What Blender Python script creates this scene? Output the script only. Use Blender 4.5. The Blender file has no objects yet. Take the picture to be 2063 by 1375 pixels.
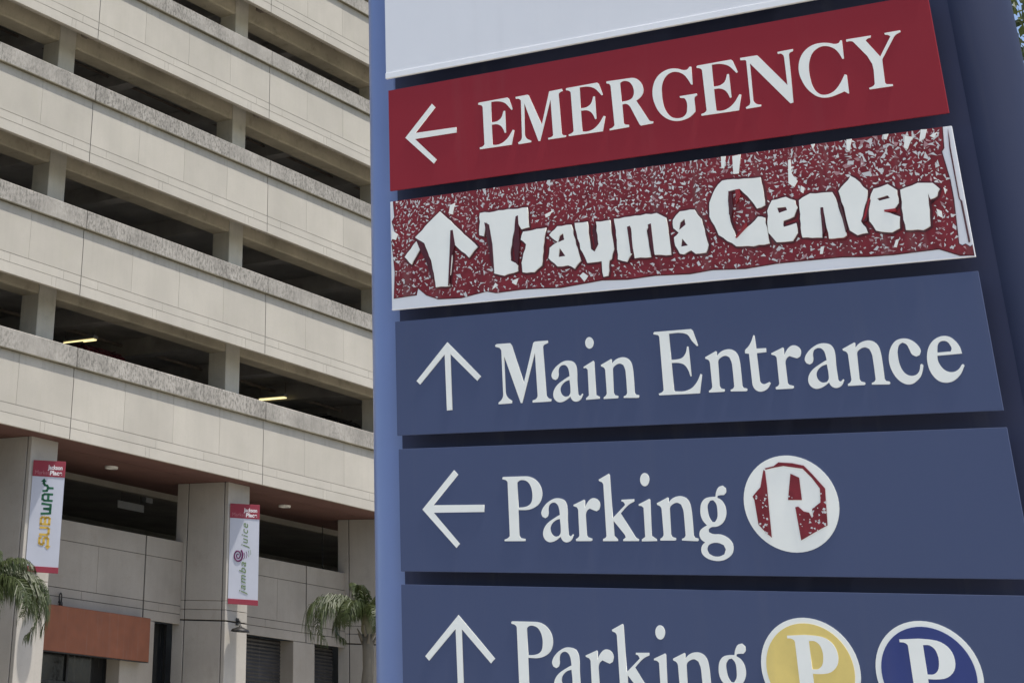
import bpy, bmesh, math, random
from mathutils import Vector, Matrix

R = math.radians
random.seed(7)
scene = bpy.context.scene
COL = scene.collection

# ------------------------------------------------------------------ camera
cam_data = bpy.data.cameras.new("camera")
cam = bpy.data.objects.new("camera", cam_data)
COL.objects.link(cam)
scene.camera = cam
CAM_Z = 1.6
pitch, roll = R(27.167), R(4.695)
fw = Vector((0, math.cos(pitch), math.sin(pitch)))
up0 = Vector((0, -math.sin(pitch), math.cos(pitch)))
rt0 = Vector((1, 0, 0))
rt = rt0 * math.cos(roll) + up0 * math.sin(roll)
up = up0 * math.cos(roll) - rt0 * math.sin(roll)
cam.matrix_world = Matrix(((rt.x, up.x, -fw.x, 0), (rt.y, up.y, -fw.y, 0), (rt.z, up.z, -fw.z, CAM_Z), (0, 0, 0, 1)))
cam_data.sensor_fit = 'HORIZONTAL'
cam_data.sensor_width = 36.0
cam_data.lens = 56.670
cam_data.shift_x = 0.42853          # the photograph is the lower right part of a wider frame
cam_data.shift_y = -0.44446
cam_data.clip_start = 0.1
cam_data.clip_end = 2000.0

# ------------------------------------------------------------------ sky, sun, exposure
SUN_DIR = Vector((0.6955 * 0.325, -0.7185 * 0.325, 0.946)).normalized()   # towards the sun: high, square in front of the garage
SUN_EL = math.asin(SUN_DIR.z)
SUN_AZ = math.atan2(SUN_DIR.x, SUN_DIR.y)
world = bpy.data.worlds.new("World")
scene.world = world
world.use_nodes = True
wn = world.node_tree
wn.nodes.clear()
sky = wn.nodes.new("ShaderNodeTexSky")
sky.sky_type = 'NISHITA'
sky.sun_disc = False
sky.sun_elevation = SUN_EL
sky.sun_rotation = SUN_AZ
sky.air_density = 0.8
sky.dust_density = 2.0
sky.ozone_density = 0.8
bg = wn.nodes.new("ShaderNodeBackground")
bg.inputs['Strength'].default_value = 0.14
wo = wn.nodes.new("ShaderNodeOutputWorld")
wn.links.new(sky.outputs[0], bg.inputs[0])
wn.links.new(bg.outputs[0], wo.inputs[0])

sun_data = bpy.data.lights.new("sun", 'SUN')
sun_data.energy = 3.0
sun_data.angle = R(1.5)
sun_data.color = (1.0, 0.95, 0.87)
sun = bpy.data.objects.new("sun", sun_data)
COL.objects.link(sun)
sun.rotation_euler = SUN_DIR.to_track_quat('Z', 'Y').to_euler()
sun.location = (0, 0, 60)

scene.view_settings.view_transform = 'Standard'
scene.view_settings.look = 'None'
scene.view_settings.exposure = 0.65
scene.view_settings.gamma = 1.0
scene.view_settings.use_curve_mapping = False

# ------------------------------------------------------------------ outlines of the lettering (tenths of a millimetre on the sign face: x,z)
GLYPHS = {
    'arrowL': ['718,39203 2024,40534 2179,40355 1193,39346 3120,39312 3131,39080 1175,39084 2166,38025 2029,37871'],
    'E': ['13356,40209 13393,40225 14674,40240 14735,40172 14871,39699 14817,39672 14713,39821 14545,40019 14348,40119 14178,40158 13934,40168 13908,39272 14152,39278 14337,39384 14466,39678 14532,39678 14530,38740 14470,38724 14420,38888 14302,39067 14139,39158 13914,39170 13907,38298 14076,38263 14357,38320 14579,38475 14832,38807 14893,38778 14750,38180 13340,38187 13329,38255 13491,38303 13552,38385 13546,39993 13469,40101 13349,40142'],
    'M': ['5844,40202 6360,40215 6431,40163 6915,38826 7320,40200 7857,40217 7904,40125 7775,40084 7712,40011 7728,38340 7793,38244 7902,38227 7897,38161 7149,38164 7143,38227 7314,38259 7367,38323 7356,39851 6799,38154 6727,38164 6215,39868 6152,38531 6225,38351 6413,38226 6410,38164 5868,38157 5847,38223 5976,38306 6033,38452 6074,40015 5979,40105 5855,40126'],
    'R': ['9738,40197 9765,40208 10757,40182 10973,40105 11123,39925 11193,39682 11176,39493 11071,39339 10875,39208 11292,38356 11375,38275 11464,38254 11457,38180 10966,38163 10917,38227 10647,38914 10551,39082 10445,39149 10303,39142 10298,38380 10354,38296 10498,38262 10498,38179 9711,38157 9709,38214 9850,38261 9924,38344 9898,39982 9850,40088 9733,40136', '10290,40050 10377,40101 10526,40098 10669,40023 10767,39871 10816,39670 10800,39481 10701,39325 10529,39265 10287,39259'],
    'G': ['13082,40236 13145,40224 13131,39500 13071,39503 12970,39735 12816,39971 12614,40102 12402,40140 12195,40062 12033,39881 11937,39631 11908,39331 11912,38990 11972,38679 12092,38435 12256,38278 12464,38226 12644,38253 12780,38380 12821,38541 12815,38897 12754,39000 12650,39025 12592,39046 12587,39104 13242,39105 13260,39035 13160,38988 13133,38900 13127,38398 12923,38227 12668,38138 12348,38133 12142,38203 11907,38371 11715,38627 11599,38928 11541,39279 11568,39579 11668,39868 11854,40104 12085,40235 12343,40285 12627,40234 12868,40133 12983,40139'],
    'N': ['15025,40242 15629,40235 15692,40194 16603,38872 16618,39930 16587,40083 16513,40152 16412,40152 16405,40228 16967,40244 16964,40167 16842,40127 16799,40043 16727,38166 16617,38148 15358,39957 15308,38510 15360,38374 15452,38297 15572,38267 15564,38203 15019,38194 15008,38250 15151,38318 15199,38437 15235,40073 15190,40130 15021,40149'],
    'C': ['18665,40265 18712,40256 18695,39546 18636,39539 18556,39770 18424,39977 18232,40111 18028,40161 17826,40108 17664,39992 17541,39796 17461,39555 17428,39307 17435,38980 17477,38685 17590,38433 17733,38302 17921,38270 18154,38337 18371,38531 18632,38930 18698,38901 18688,38193 18641,38194 18545,38295 18264,38212 18002,38160 17796,38174 17598,38253 17425,38407 17260,38633 17148,38904 17075,39225 17085,39514 17164,39792 17308,40022 17528,40201 17768,40284 18029,40289 18281,40230 18496,40155 18602,40179'],
    'Y': ['18861,40245 18895,40261 19718,40253 19701,40177 19578,40154 19522,40093 19922,39391 20366,40091 20313,40155 20195,40196 20188,40259 20716,40263 20731,40199 20574,40140 20466,40036 19987,39308 19961,39171 19932,38401 19981,38316 20175,38282 20175,38219 19395,38221 19382,38276 19535,38330 19593,38408 19615,39163 19099,40120 19011,40173 18868,40175'],
    'arrowU': ['2384,30406 3776,28995 3610,28832 2503,29930 2504,27781 2272,27767 2252,29937 1129,28822 977,28968'],
    'M2': ['4429,30142 4511,30185 5061,30181 5134,30070 5543,28645 6016,30129 6095,30171 6605,30174 6615,30088 6443,30028 6397,29937 6424,28157 6491,28038 6613,27986 6593,27909 5855,27898 5859,27977 6015,28038 6072,28151 6059,29746 5434,27904 5373,27907 4785,29709 4771,28357 4823,28167 5020,28008 5015,27915 4462,27903 4460,27960 4612,28084 4673,28268 4681,29908 4608,30034 4442,30083'],
    'a': ['15932,28845 15976,28739 16071,28694 16163,28742 16216,28856 16224,29033 16276,29162 16385,29229 16499,29221 16589,29141 16638,28976 16649,28800 16582,28774 16367,28656 16179,28535 16046,28397 15967,28226 15962,28080 16031,27945 16164,27871 16307,27881 16473,27951 16629,28058 16671,27954 16759,27878 16899,27870 17036,27949 17129,28117 17104,28139 17024,28065 16970,28083 16936,28142 16933,28636 16952,28985 16923,29193 16840,29316 16691,29371 16490,29370 16277,29281 16084,29131 15961,28961', '16639,28668 16651,28332 16628,28159 16560,28076 16430,28060 16312,28133 16257,28253 16260,28384 16334,28511 16476,28620'],
    'i': ['7962,29102 8358,29303 8388,29246 8368,28059 8497,27985 8502,27917 7969,27898 7973,27956 8092,28050 8114,28986 8047,29060 7958,29056', '8414,29963 8401,29898 8374,29840 8334,29795 8287,29768 8237,29761 8188,29775 8145,29808 8113,29857 8094,29919 8091,29985 8104,30051 8132,30109 8171,30154 8219,30181 8269,30188 8318,30174 8361,30140 8393,30090 8411,30029'],
    'n': ['17214,29144 17620,29336 17646,29319 17629,29160 17782,29295 17959,29362 18127,29367 18270,29305 18363,29183 18411,28948 18420,28631 18409,28088 18451,28006 18556,27981 18569,27923 18529,27889 17987,27912 17989,27963 18083,28007 18130,28090 18138,28677 18130,28908 18073,29086 17943,29153 17799,29119 17658,28968 17619,28133 17659,28030 17779,27995 17784,27937 17739,27911 17226,27910 17228,27968 17311,28021 17361,28118 17367,28929 17326,29034 17221,29091'],
    'E2': ['10725,30145 10755,30191 12117,30200 12174,30133 12316,29595 12265,29583 12106,29780 11971,30008 11789,30083 11295,30094 11290,29151 11506,29153 11701,29202 11843,29363 11913,29591 11960,29582 11970,28540 11931,28527 11875,28745 11739,28953 11557,29026 11295,29042 11289,28074 11348,28031 11677,28023 11936,28116 12143,28318 12296,28592 12346,28571 12210,27920 10736,27925 10719,27981 10858,28035 10913,28109 10930,29988 10890,30070 10722,30114'],
    't': ['14299,29824 14334,29812 14343,29350 14677,29343 14675,29207 14345,29193 14337,28242 14385,28150 14470,28116 14562,28140 14661,28179 14694,28133 14570,27963 14428,27887 14279,27874 14153,27940 14080,28077 14071,28256 14074,29187 13941,29210 13953,29316 14072,29429 14198,29603'],
    'r': ['14832,29152 15252,29328 15279,29302 15262,29049 15390,29250 15551,29368 15697,29364 15815,29266 15842,29131 15794,28985 15685,28927 15559,28971 15434,29023 15338,28955 15273,28781 15265,28131 15299,28056 15452,28004 15453,27945 15398,27919 14850,27918 14843,27984 14931,28032 14985,28117 15003,28976 14955,29069 14841,29107'],
    'c': ['19493,28743 19383,28813 19317,29003 19248,29165 19135,29230 19031,29166 18959,29012 18931,28770 18947,28512 19011,28309 19125,28175 19278,28124 19417,28158 19511,28252 19585,28473 19633,28493 19666,28446 19621,28273 19525,28082 19384,27949 19239,27867 19090,27858 18927,27932 18788,28081 18685,28300 18637,28531 18644,28760 18704,28986 18815,29180 18957,29309 19114,29356 19301,29343 19476,29250 19612,29083 19660,28923 19606,28784'],
    'e': ['20892,28751 20852,28984 20752,29175 20604,29313 20426,29354 20234,29311 20056,29195 19923,29019 19840,28797 19809,28544 19835,28289 19931,28059 20066,27912 20253,27851 20452,27876 20624,27978 20764,28122 20899,28365 20875,28408 20826,28392 20722,28264 20579,28183 20423,28184 20280,28268 20184,28408 20132,28580 20142,28729', '20157,28825 20176,28945 20212,29085 20292,29178 20401,29199 20501,29164 20585,29031 20608,28930 20568,28840'],
    'arrowL2': ['1099,24113 2490,25529 2654,25366 1564,24266 3683,24259 3683,24002 1580,23993 2627,22880 2482,22733'],
    'P': ['4475,25212 4535,25239 5406,25244 5634,25205 5836,25081 5975,24892 6028,24654 5997,24451 5900,24284 5721,24152 5489,24070 5062,24057 5039,23183 5109,23083 5270,23050 5273,22977 4454,22973 4449,23023 4594,23084 4668,23167 4680,25035 4607,25123 4480,25153', '5067,25028 5148,25095 5322,25109 5490,25037 5595,24881 5641,24694 5636,24490 5579,24305 5459,24205 5285,24156 5063,24142'],
    'k': ['8229,25067 8625,25265 8657,25218 8652,23747 9146,24190 9088,24289 9015,24314 9028,24367 9484,24381 9486,24300 9326,24229 9185,24129 8958,23907 9426,23120 9549,23040 9535,22981 8977,22980 8972,23028 9075,23100 9039,23201 8672,23658 8662,23161 8784,23040 8779,22980 8226,22979 8242,23050 8342,23099 8372,23163 8395,24881 8349,24975 8243,25017'],
    'g': ['11813,24001 11863,24199 11997,24355 12190,24412 12378,24421 12425,24587 12537,24744 12666,24781 12760,24700 12757,24562 12673,24472 12528,24467 12451,24448 12437,24389 12573,24308 12674,24110 12694,23914 12643,23719 12510,23545 12314,23448 12127,23430 12030,23371 12027,23274 12145,23215 12430,23196 12644,23099 12787,22925 12809,22753 12749,22580 12592,22446 12380,22360 12094,22358 11857,22441 11727,22575 11710,22730 11778,22866 11868,22936 11753,23021 11696,23158 11733,23314 11878,23431 11988,23489 11860,23646 11807,23824', '12080,24156 12178,24294 12283,24312 12368,24212 12398,23956 12364,23721 12277,23597 12186,23597 12108,23723 12067,23959', '11918,22711 11974,22847 12113,22917 12339,22917 12494,22848 12549,22714 12483,22560 12312,22490 12109,22500 11962,22576'],
    'i2': ['9640,24205 10039,24382 10070,24341 10014,23159 10187,23040 10190,22981 9651,22973 9648,23028 9781,23120 9808,24081 9735,24143 9640,24156', '10099,25032 10084,24963 10055,24900 10014,24852 9965,24821 9913,24811 9862,24823 9819,24855 9787,24906 9768,24969 9767,25038 9781,25108 9810,25170 9852,25219 9901,25250 9953,25260 10004,25248 10047,25215 10079,25164 10097,25101'],
}
PLACED = {
    'emergency': [('arrowL', 0.0, 0.0), ('E', -0.9184, 0.0002), ('M', 0.0, 0.0), ('E', -0.5316, -0.0013), ('R', 0.0, 0.0), ('G', 0.0, 0.0), ('E', 0.0, 0.0), ('N', 0.0, 0.0), ('C', 0.0, 0.0), ('Y', 0.0, 0.0)],
    'main': [('arrowU', 0.0, 0.0), ('M2', 0.0, 0.0), ('a', -0.9261, -0.0009), ('i', 0.0, 0.0), ('n', -0.8577, -0.0013), ('E2', 0.0, 0.0), ('n', -0.4693, 0.0021), ('t', 0.0, 0.0), ('r', 0.0, 0.0), ('a', 0.0, 0.0), ('n', 0.0, 0.0), ('c', 0.0, 0.0), ('e', 0.0, 0.0)],
    'parking': [('arrowL2', 0.0, 0.0), ('P', 0.0, 0.0), ('a', -0.998, -0.4928), ('r', -0.7623, -0.494), ('k', 0.0, 0.0), ('i2', 0.0, 0.0), ('n', -0.6915, -0.4912), ('g', 0.0, 0.0)],
}
WORN = {
    'arrow': '2278,35747 3899,34095 3505,33690 2883,34299 2766,33928 2613,32616 1994,32625 1822,33737 1529,34492 1111,34781',
    'arrowchip': '1182,34627 1331,34270 921,33663 609,34005',
    'T': '4063,35465 6119,35457 6149,34650 5822,34593 5606,35138 5525,34580 5317,33851 5292,33388 5596,33218 5580,32943 4985,32815 4567,32948 4483,34697 4350,35075 4190,34491 4001,34560',
    'r': '5885,34492 6861,34541 6729,33980 6584,33074 6252,32832 5771,32879 5754,33249 5981,33967 5768,34177',
    'a': '6966,34232 7322,34545 7894,34544 8025,33749 8183,33097 7910,32808 7640,32970 7216,32967 6878,33320 6952,33725 7299,33918 7100,34078',
    'u': '8039,34592 8556,34588 8613,33505 8761,33381 8929,33652 8898,34548 9462,34546 9524,33409 9403,33046 9307,32984 9215,32415 9031,32388 9006,32996 8434,32982 8197,33548',
    'm': '9620,34573 11294,34602 11627,34383 11659,33801 11683,32963 11075,33025 10975,34235 10844,33982 10919,32954 10298,32973 10252,34183 10142,34061 10207,33159 9994,32870 9644,32994 9664,34114',
    'a2': '11879,34264 12171,34559 12565,34583 12720,34562 12939,34182 13092,33204 12976,32913 12592,32910 12436,33056 12165,32937 12268,32929 12013,32973 11872,33293 11858,33603 12048,33758 11867,33955',
    'C': '13854,35531 15238,35479 15278,34774 15278,34426 14978,34333 14809,34658 14447,35143 14062,35104 13982,34761 13978,33974 14118,33352 14572,33689 14984,34029 15222,33958 15271,33013 14694,32965 14081,33030 13505,33506 13244,34234 13300,34757 13568,35256',
    'e': '15333,34203 15541,34567 16039,34634 16341,34467 16388,34205 16227,33883 15851,33773 15822,33547 16276,33639 16287,33283 16077,33011 15516,33029 15277,33395',
    'n': '16476,34451 16887,34656 17632,34604 17751,34207 17906,33019 17796,32949 17309,32961 17265,34098 17172,34109 17084,33027 16423,33099 16429,33774',
    't': '17854,34618 18328,35108 18469,35004 18804,34538 18736,34169 18443,33455 18564,33235 18610,33024 18261,32980 18035,33171 17958,34014',
    'e2': '18826,34158 19020,34552 19492,34658 19758,34415 19750,33960 19542,33722 19274,33688 19714,33471 19654,33070 19390,32953 18883,33075 18721,33423',
    'r2': '19868,34401 20454,34574 20924,34512 21108,34282 20998,34051 20764,33958 20723,34168 20621,33041 20383,32923 19841,32984 19829,33540',
}
WORN_HOLES = {
    'a': '7540,34242 7570,33981 7298,33900 7392,34166',
    'a_': '7359,33682 7572,33340 7287,33324',
    'a2': '12315,34258 12336,34034 12057,33845 12147,34144',
    'a2_': '12155,33526 12343,33243 12082,33227',
    'e': '15685,34273 15993,34270 16026,34146 15725,34070',
    'e2': '19083,34193 19434,34265 19494,34158 19145,34102',
}
RED_SHEET = '173,36382 139,35783 14,35598 178,35032 -24,34758 50,34110 112,33422 37,32370 1047,32425 1129,32703 1518,32384 2031,32179 3054,32138 4167,32309 4559,32209 5686,32246 6501,32218 7256,32168 8933,32308 9922,32242 10989,32290 12282,32227 13122,32297 14279,32227 15428,32307 16384,32311 17631,32307 18460,32239 19282,32219 20752,32266 21351,31982 21766,31931 21771,32260 21706,32204 21582,32312 21468,32269 21362,32359 21448,33913 21444,34566 21341,35616 21432,35728 21506,36474'
RED_SEAM = '21680,36362 21678,36026 21661,35694 21660,33886 21717,33798 21737,32398 21682,32364 21661,33805 21625,33891 21619,35659'
RED_CRACKS = ['1111,34781 1496,34466 1752,33840 1936,33057 1808,32974 1609,33662 1310,34272', '2730,34894 2834,34902 2914,34295 2752,33834 2603,32617 2542,32641 2649,33844', '4248,35058 4445,34940 4555,34120 4579,32993 4428,33568', '5606,35138 5707,35174 5719,33995 5593,33172 5501,33274 5445,34025', '8831,34528 8929,33652 8793,33441 8733,34219', '10108,34200 10229,34231 10269,33153 10163,33164', '10917,34197 11036,34228 11062,33071 10971,33036', '14037,35107 14141,35050 14136,34479 14034,34098 13966,34237', '17167,34067 17250,34100 17232,33261 17112,33065', '18773,34165 18873,34169 18631,33433 18460,33412', '17797,34202 17859,34194 17955,33262 17894,33103']
FLAKES = ['13897,36468 14068,36462 13967,36008 13867,36039', '14312,36427 14621,36454 14473,35742 14278,35742', '16274,35997 16358,36012 16337,35463 16512,35179 16364,34964 16183,35135', '20307,36318 20523,36242 20308,35825 20193,35909', '20841,36509 21026,36446 20919,36140 20717,36044', '18367,36524 18542,36532 18418,36039 18324,36096', '17137,36576 17275,36582 17185,36262', '20893,33616 21037,33517 21042,33274 20912,33370', '21078,36201 21315,36292 21210,36097', '19617,36551 19771,36553 19684,36274 19612,36302', '21225,34333 21319,34239 21244,34085', '19462,32685 19562,32706 19446,32428 19354,32454', '16986,32705 17106,32725 17015,32453 16923,32463', '16610,34993 16717,34893 16645,34704 16564,34766', '2738,35966 2951,36039 2828,35564 2653,35633', '6829,35088 7126,35193 7018,35019 6850,34963', '8223,32643 8415,32490 8243,32284 8075,32523', '5317,32600 5565,32669 5452,32404 5283,32511', '39,35196 286,35020 194,34783 0,34854', '4578,32576 4691,32474 4416,32314']
BRIGHT = ['14292,35119 14445,35125 14468,34893 14267,34594', '14093,33355 14534,33866 14564,33690 14139,33315', '18805,34227 18868,34236 18618,33559 18493,33433', '19246,33758 19624,33770 19630,33662 19259,33690']
RED_P = {'A': '14109,25265 14157,25225 14164,24715 14143,23978 14126,23090 13965,23231 13739,23500 13692,24293 13644,24403 13782,24546 13941,24699', 'B': '14155,25311 14464,25375 14639,25496 15091,25457 15454,25369 15691,25092 16047,24624 16007,24036 15970,23471 15527,23247 15072,23004 15011,24046 15111,24064 15266,23910 15435,23871 15502,23699 15555,23756 15547,23983 15843,24189 15882,24627 15674,24958 15402,25273 14783,25374 14458,25328 14190,25271', 'C': '14989,25120 15256,24986 15254,24273 14805,24279'}
# ------------------------------------------------------------------ helpers
def tag(o, label=None, cat=None, group=None, kind=None):
    if label: o['label'] = label
    if cat: o['category'] = cat
    if group: o['group'] = group
    if kind: o['kind'] = kind
    return o

def empty(name, loc=(0, 0, 0), rz=0.0, parent=None):
    o = bpy.data.objects.new(name, None)
    o.empty_display_size = 0.2
    COL.objects.link(o)
    o.location = loc
    o.rotation_euler = (0, 0, rz)
    if parent: o.parent = parent
    return o

def link(name, mesh, parent=None, loc=(0, 0, 0), rot=(0, 0, 0), mat=None):
    o = bpy.data.objects.new(name, mesh)
    COL.objects.link(o)
    o.location = loc
    o.rotation_euler = rot
    if parent: o.parent = parent
    if mat is not None and not mesh.materials: mesh.materials.append(mat)
    return o

def mesh_of(name, verts, faces, mat=None, smooth=False):
    m = bpy.data.meshes.new(name)
    m.from_pydata(verts, [], faces)
    m.update()
    if smooth: m.polygons.foreach_set('use_smooth', [True] * len(m.polygons))
    if mat: m.materials.append(mat)
    return m

class MB:
    """collects shapes for one mesh"""
    def __init__(s): s.v = []; s.f = []
    def add(s, v, f):
        n = len(s.v); s.v += [tuple(q) for q in v]; s.f += [tuple(i + n for i in q) for q in f]
    def box(s, x0, x1, y0, y1, z0, z1, c=0.0):
        if c <= 0:
            v = [(x, y, z) for z in (z0, z1) for y in (y0, y1) for x in (x0, x1)]
            f = [(0, 2, 3, 1), (4, 5, 7, 6), (0, 1, 5, 4), (2, 6, 7, 3), (0, 4, 6, 2), (1, 3, 7, 5)]
            s.add(v, f); return s
        bm = bmesh.new()
        bmesh.ops.create_cube(bm, size=1.0)
        for q in bm.verts:
            q.co = Vector(((x0 + x1) / 2 + q.co.x * (x1 - x0), (y0 + y1) / 2 + q.co.y * (y1 - y0), (z0 + z1) / 2 + q.co.z * (z1 - z0)))
        bmesh.ops.bevel(bm, geom=list(bm.edges), offset=c, segments=1, affect='EDGES')
        bm.verts.index_update()
        s.add([q.co[:] for q in bm.verts], [[q.index for q in f.verts] for f in bm.faces])
        bm.free(); return s
    def tube(s, pts, r, n=10, cap=True):
        pts = [Vector(q) for q in pts]
        rs = r if isinstance(r, (list, tuple)) else [r] * len(pts)
        ref = Vector((0.31, 0.17, 0.93))
        rings = []
        for i, q in enumerate(pts):
            t = (pts[min(i + 1, len(pts) - 1)] - pts[max(i - 1, 0)]).normalized()
            a = t.cross(ref)
            if a.length < 1e-3: a = t.cross(Vector((1, 0, 0)))
            a.normalize(); b = t.cross(a)
            rings.append([q + a * math.cos(2 * math.pi * k / n) * rs[i] + b * math.sin(2 * math.pi * k / n) * rs[i] for k in range(n)])
        v = [q for g in rings for q in g]; f = []
        for i in range(len(rings) - 1):
            for k in range(n):
                f.append((i * n + k, i * n + (k + 1) % n, (i + 1) * n + (k + 1) % n, (i + 1) * n + k))
        if cap:
            f.append(tuple(range(n))[::-1]); f.append(tuple((len(rings) - 1) * n + k for k in range(n)))
        s.add(v, f); return s
    def lathe(s, prof, n=24, c=(0, 0, 0)):
        v = [(c[0] + r * math.cos(2 * math.pi * k / n), c[1] + r * math.sin(2 * math.pi * k / n), c[2] + z) for r, z in prof for k in range(n)]
        f = [(i * n + k, i * n + (k + 1) % n, (i + 1) * n + (k + 1) % n, (i + 1) * n + k) for i in range(len(prof) - 1) for k in range(n)]
        s.add(v, f); return s
    def mesh(s, name, mat=None, smooth=False): return mesh_of(name, s.v, s.f, mat, smooth)
    def build(s, name, mat, parent=None, smooth=False, loc=(0, 0, 0)): return link(name, s.mesh(name, mat, smooth), parent, loc)

_boxes = {}
def box_mesh(w, d, h, mat, c=0.003):
    """shared bevelled box with its lower left front corner at the origin"""
    k = (round(w, 4), round(d, 4), round(h, 4), mat.name, c)
    if k not in _boxes: _boxes[k] = MB().box(0, w, 0, d, 0, h, c).mesh('block', mat)
    return _boxes[k]

def dec(t): return [(int(a) * 1e-4, int(b) * 1e-4) for a, b in (q.split(',') for q in t.split())]

def smooth_loop(p, n=3, corner=42):
    """round the curved runs of an outline, keep its corners"""
    N = len(p); P = [Vector(q) for q in p]; tan = []
    for i in range(N):
        a = P[i] - P[i - 1]; b = P[(i + 1) % N] - P[i]
        if a.length < 1e-7 or b.length < 1e-7 or math.degrees(a.angle(b)) > corner: tan.append(None); continue
        if a.length > 3 * b.length: tan.append(a.normalized())
        elif b.length > 3 * a.length: tan.append(b.normalized())
        else: tan.append((a.normalized() * b.length + b.normalized() * a.length).normalized())
    out = []
    for i in range(N):
        j = (i + 1) % N; s = P[j] - P[i]; L = s.length
        out.append(P[i])
        if (tan[i] is None and tan[j] is None) or L < 1e-6: continue
        t0 = (tan[i] or s.normalized()) * L; t1 = (tan[j] or s.normalized()) * L
        for k in range(1, n):
            t = k / n
            out.append(P[i] * (2 * t**3 - 3 * t**2 + 1) + t0 * (t**3 - 2 * t**2 + t) + P[j] * (-2 * t**3 + 3 * t**2) + t1 * (t**3 - t**2))
    return [(q.x, q.y) for q in out]

def plate_mesh(name, loops, y_front, thick, mat, smooth=True):
    """flat plate cut to an outline (with holes); outline in x,z, front towards -y"""
    cu = bpy.data.curves.new(name, 'CURVE')
    cu.dimensions = '2D'; cu.fill_mode = 'BOTH'; cu.extrude = thick / 2
    for lp in loops:
        pts = smooth_loop(lp) if smooth else lp
        sp = cu.splines.new('POLY'); sp.points.add(len(pts) - 1)
        for q, (x, z) in zip(sp.points, pts): q.co = (x, z, 0, 1)
        sp.use_cyclic_u = True
    o = bpy.data.objects.new(name, cu); COL.objects.link(o)
    m = bpy.data.meshes.new_from_object(o)
    bpy.data.objects.remove(o); bpy.data.curves.remove(cu)
    m.transform(Matrix(((1, 0, 0, 0), (0, 0, -1, y_front + thick / 2), (0, 1, 0, 0), (0, 0, 0, 1))))
    m.materials.clear(); m.materials.append(mat)
    m.name = name
    return m

def text_mesh(name, body, size, mat, bold=0.0, squeeze=1.0, space=1.0, thick=0.003, shear=0.0):
    cu = bpy.data.curves.new(name, 'FONT')
    cu.body = body; cu.size = size; cu.offset = bold; cu.extrude = thick / 2; cu.space_character = space; cu.shear = shear
    o = bpy.data.objects.new(name, cu); COL.objects.link(o)
    m = bpy.data.meshes.new_from_object(o)
    bpy.data.objects.remove(o); bpy.data.curves.remove(cu)
    m.transform(Matrix(((squeeze, 0, 0, 0), (0, 0, -1, 0), (0, 1, 0, 0), (0, 0, 0, 1))))
    m.materials.clear(); m.materials.append(mat)
    return m

def fit_text(body, width, size, mat, bold=0.0, space=1.0, shear=0.0):
    m = text_mesh('lettering', body, size, mat, bold, 1.0, space, 0.003, shear)
    xs = [q.co.x for q in m.vertices]
    k = width / (max(xs) - min(xs)); x0 = min(xs)
    m.transform(Matrix.Diagonal((k, 1, 1, 1)) @ Matrix.Translation((-x0, 0, 0)))
    return m

# ------------------------------------------------------------------ materials
def new_mat(name):
    m = bpy.data.materials.new(name); m.use_nodes = True
    nt = m.node_tree; return m, nt, nt.nodes['Principled BSDF']

def N(nt, t, **kw):
    n = nt.nodes.new(t)
    for k, v in kw.items(): setattr(n, k, v)
    return n

def noise(nt, vec, scale, detail=4, rough=0.55):
    n = N(nt, "ShaderNodeTexNoise"); n.inputs['Scale'].default_value = scale; n.inputs['Detail'].default_value = detail; n.inputs['Roughness'].default_value = rough
    nt.links.new(vec, n.inputs['Vector']); return n.outputs['Fac']

def ramp(nt, fac, lo, hi, a=0.0, b=1.0):
    n = N(nt, "ShaderNodeMapRange"); n.clamp = True
    n.inputs['From Min'].default_value = lo; n.inputs['From Max'].default_value = hi; n.inputs['To Min'].default_value = a; n.inputs['To Max'].default_value = b
    nt.links.new(fac, n.inputs['Value']); return n.outputs[0]

def mul(nt, a, b):
    n = N(nt, "ShaderNodeMath", operation='MULTIPLY')
    for i, q in enumerate((a, b)):
        if isinstance(q, (int, float)): n.inputs[i].default_value = q
        else: nt.links.new(q, n.inputs[i])
    return n.outputs[0]

def mixc(nt, fac, a, b):
    n = N(nt, "ShaderNodeMix", data_type='RGBA')
    if isinstance(fac, (int, float)): n.inputs[0].default_value = fac
    else: nt.links.new(fac, n.inputs[0])
    for i, q in ((6, a), (7, b)):
        if isinstance(q, tuple): n.inputs[i].default_value = (*q, 1)
        else: nt.links.new(q, n.inputs[i])
    return n.outputs[2]

def scaled(nt, vec, sx, sy, sz):
    n = N(nt, "ShaderNodeVectorMath", operation='MULTIPLY'); n.inputs[1].default_value = (sx, sy, sz)
    nt.links.new(vec, n.inputs[0]); return n.outputs[0]

def bump(nt, h, strength, dist, bsdf):
    n = N(nt, "ShaderNodeBump"); n.inputs['Strength'].default_value = strength; n.inputs['Distance'].default_value = dist
    nt.links.new(h, n.inputs['Height']); nt.links.new(n.outputs[0], bsdf.inputs['Normal'])

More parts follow.
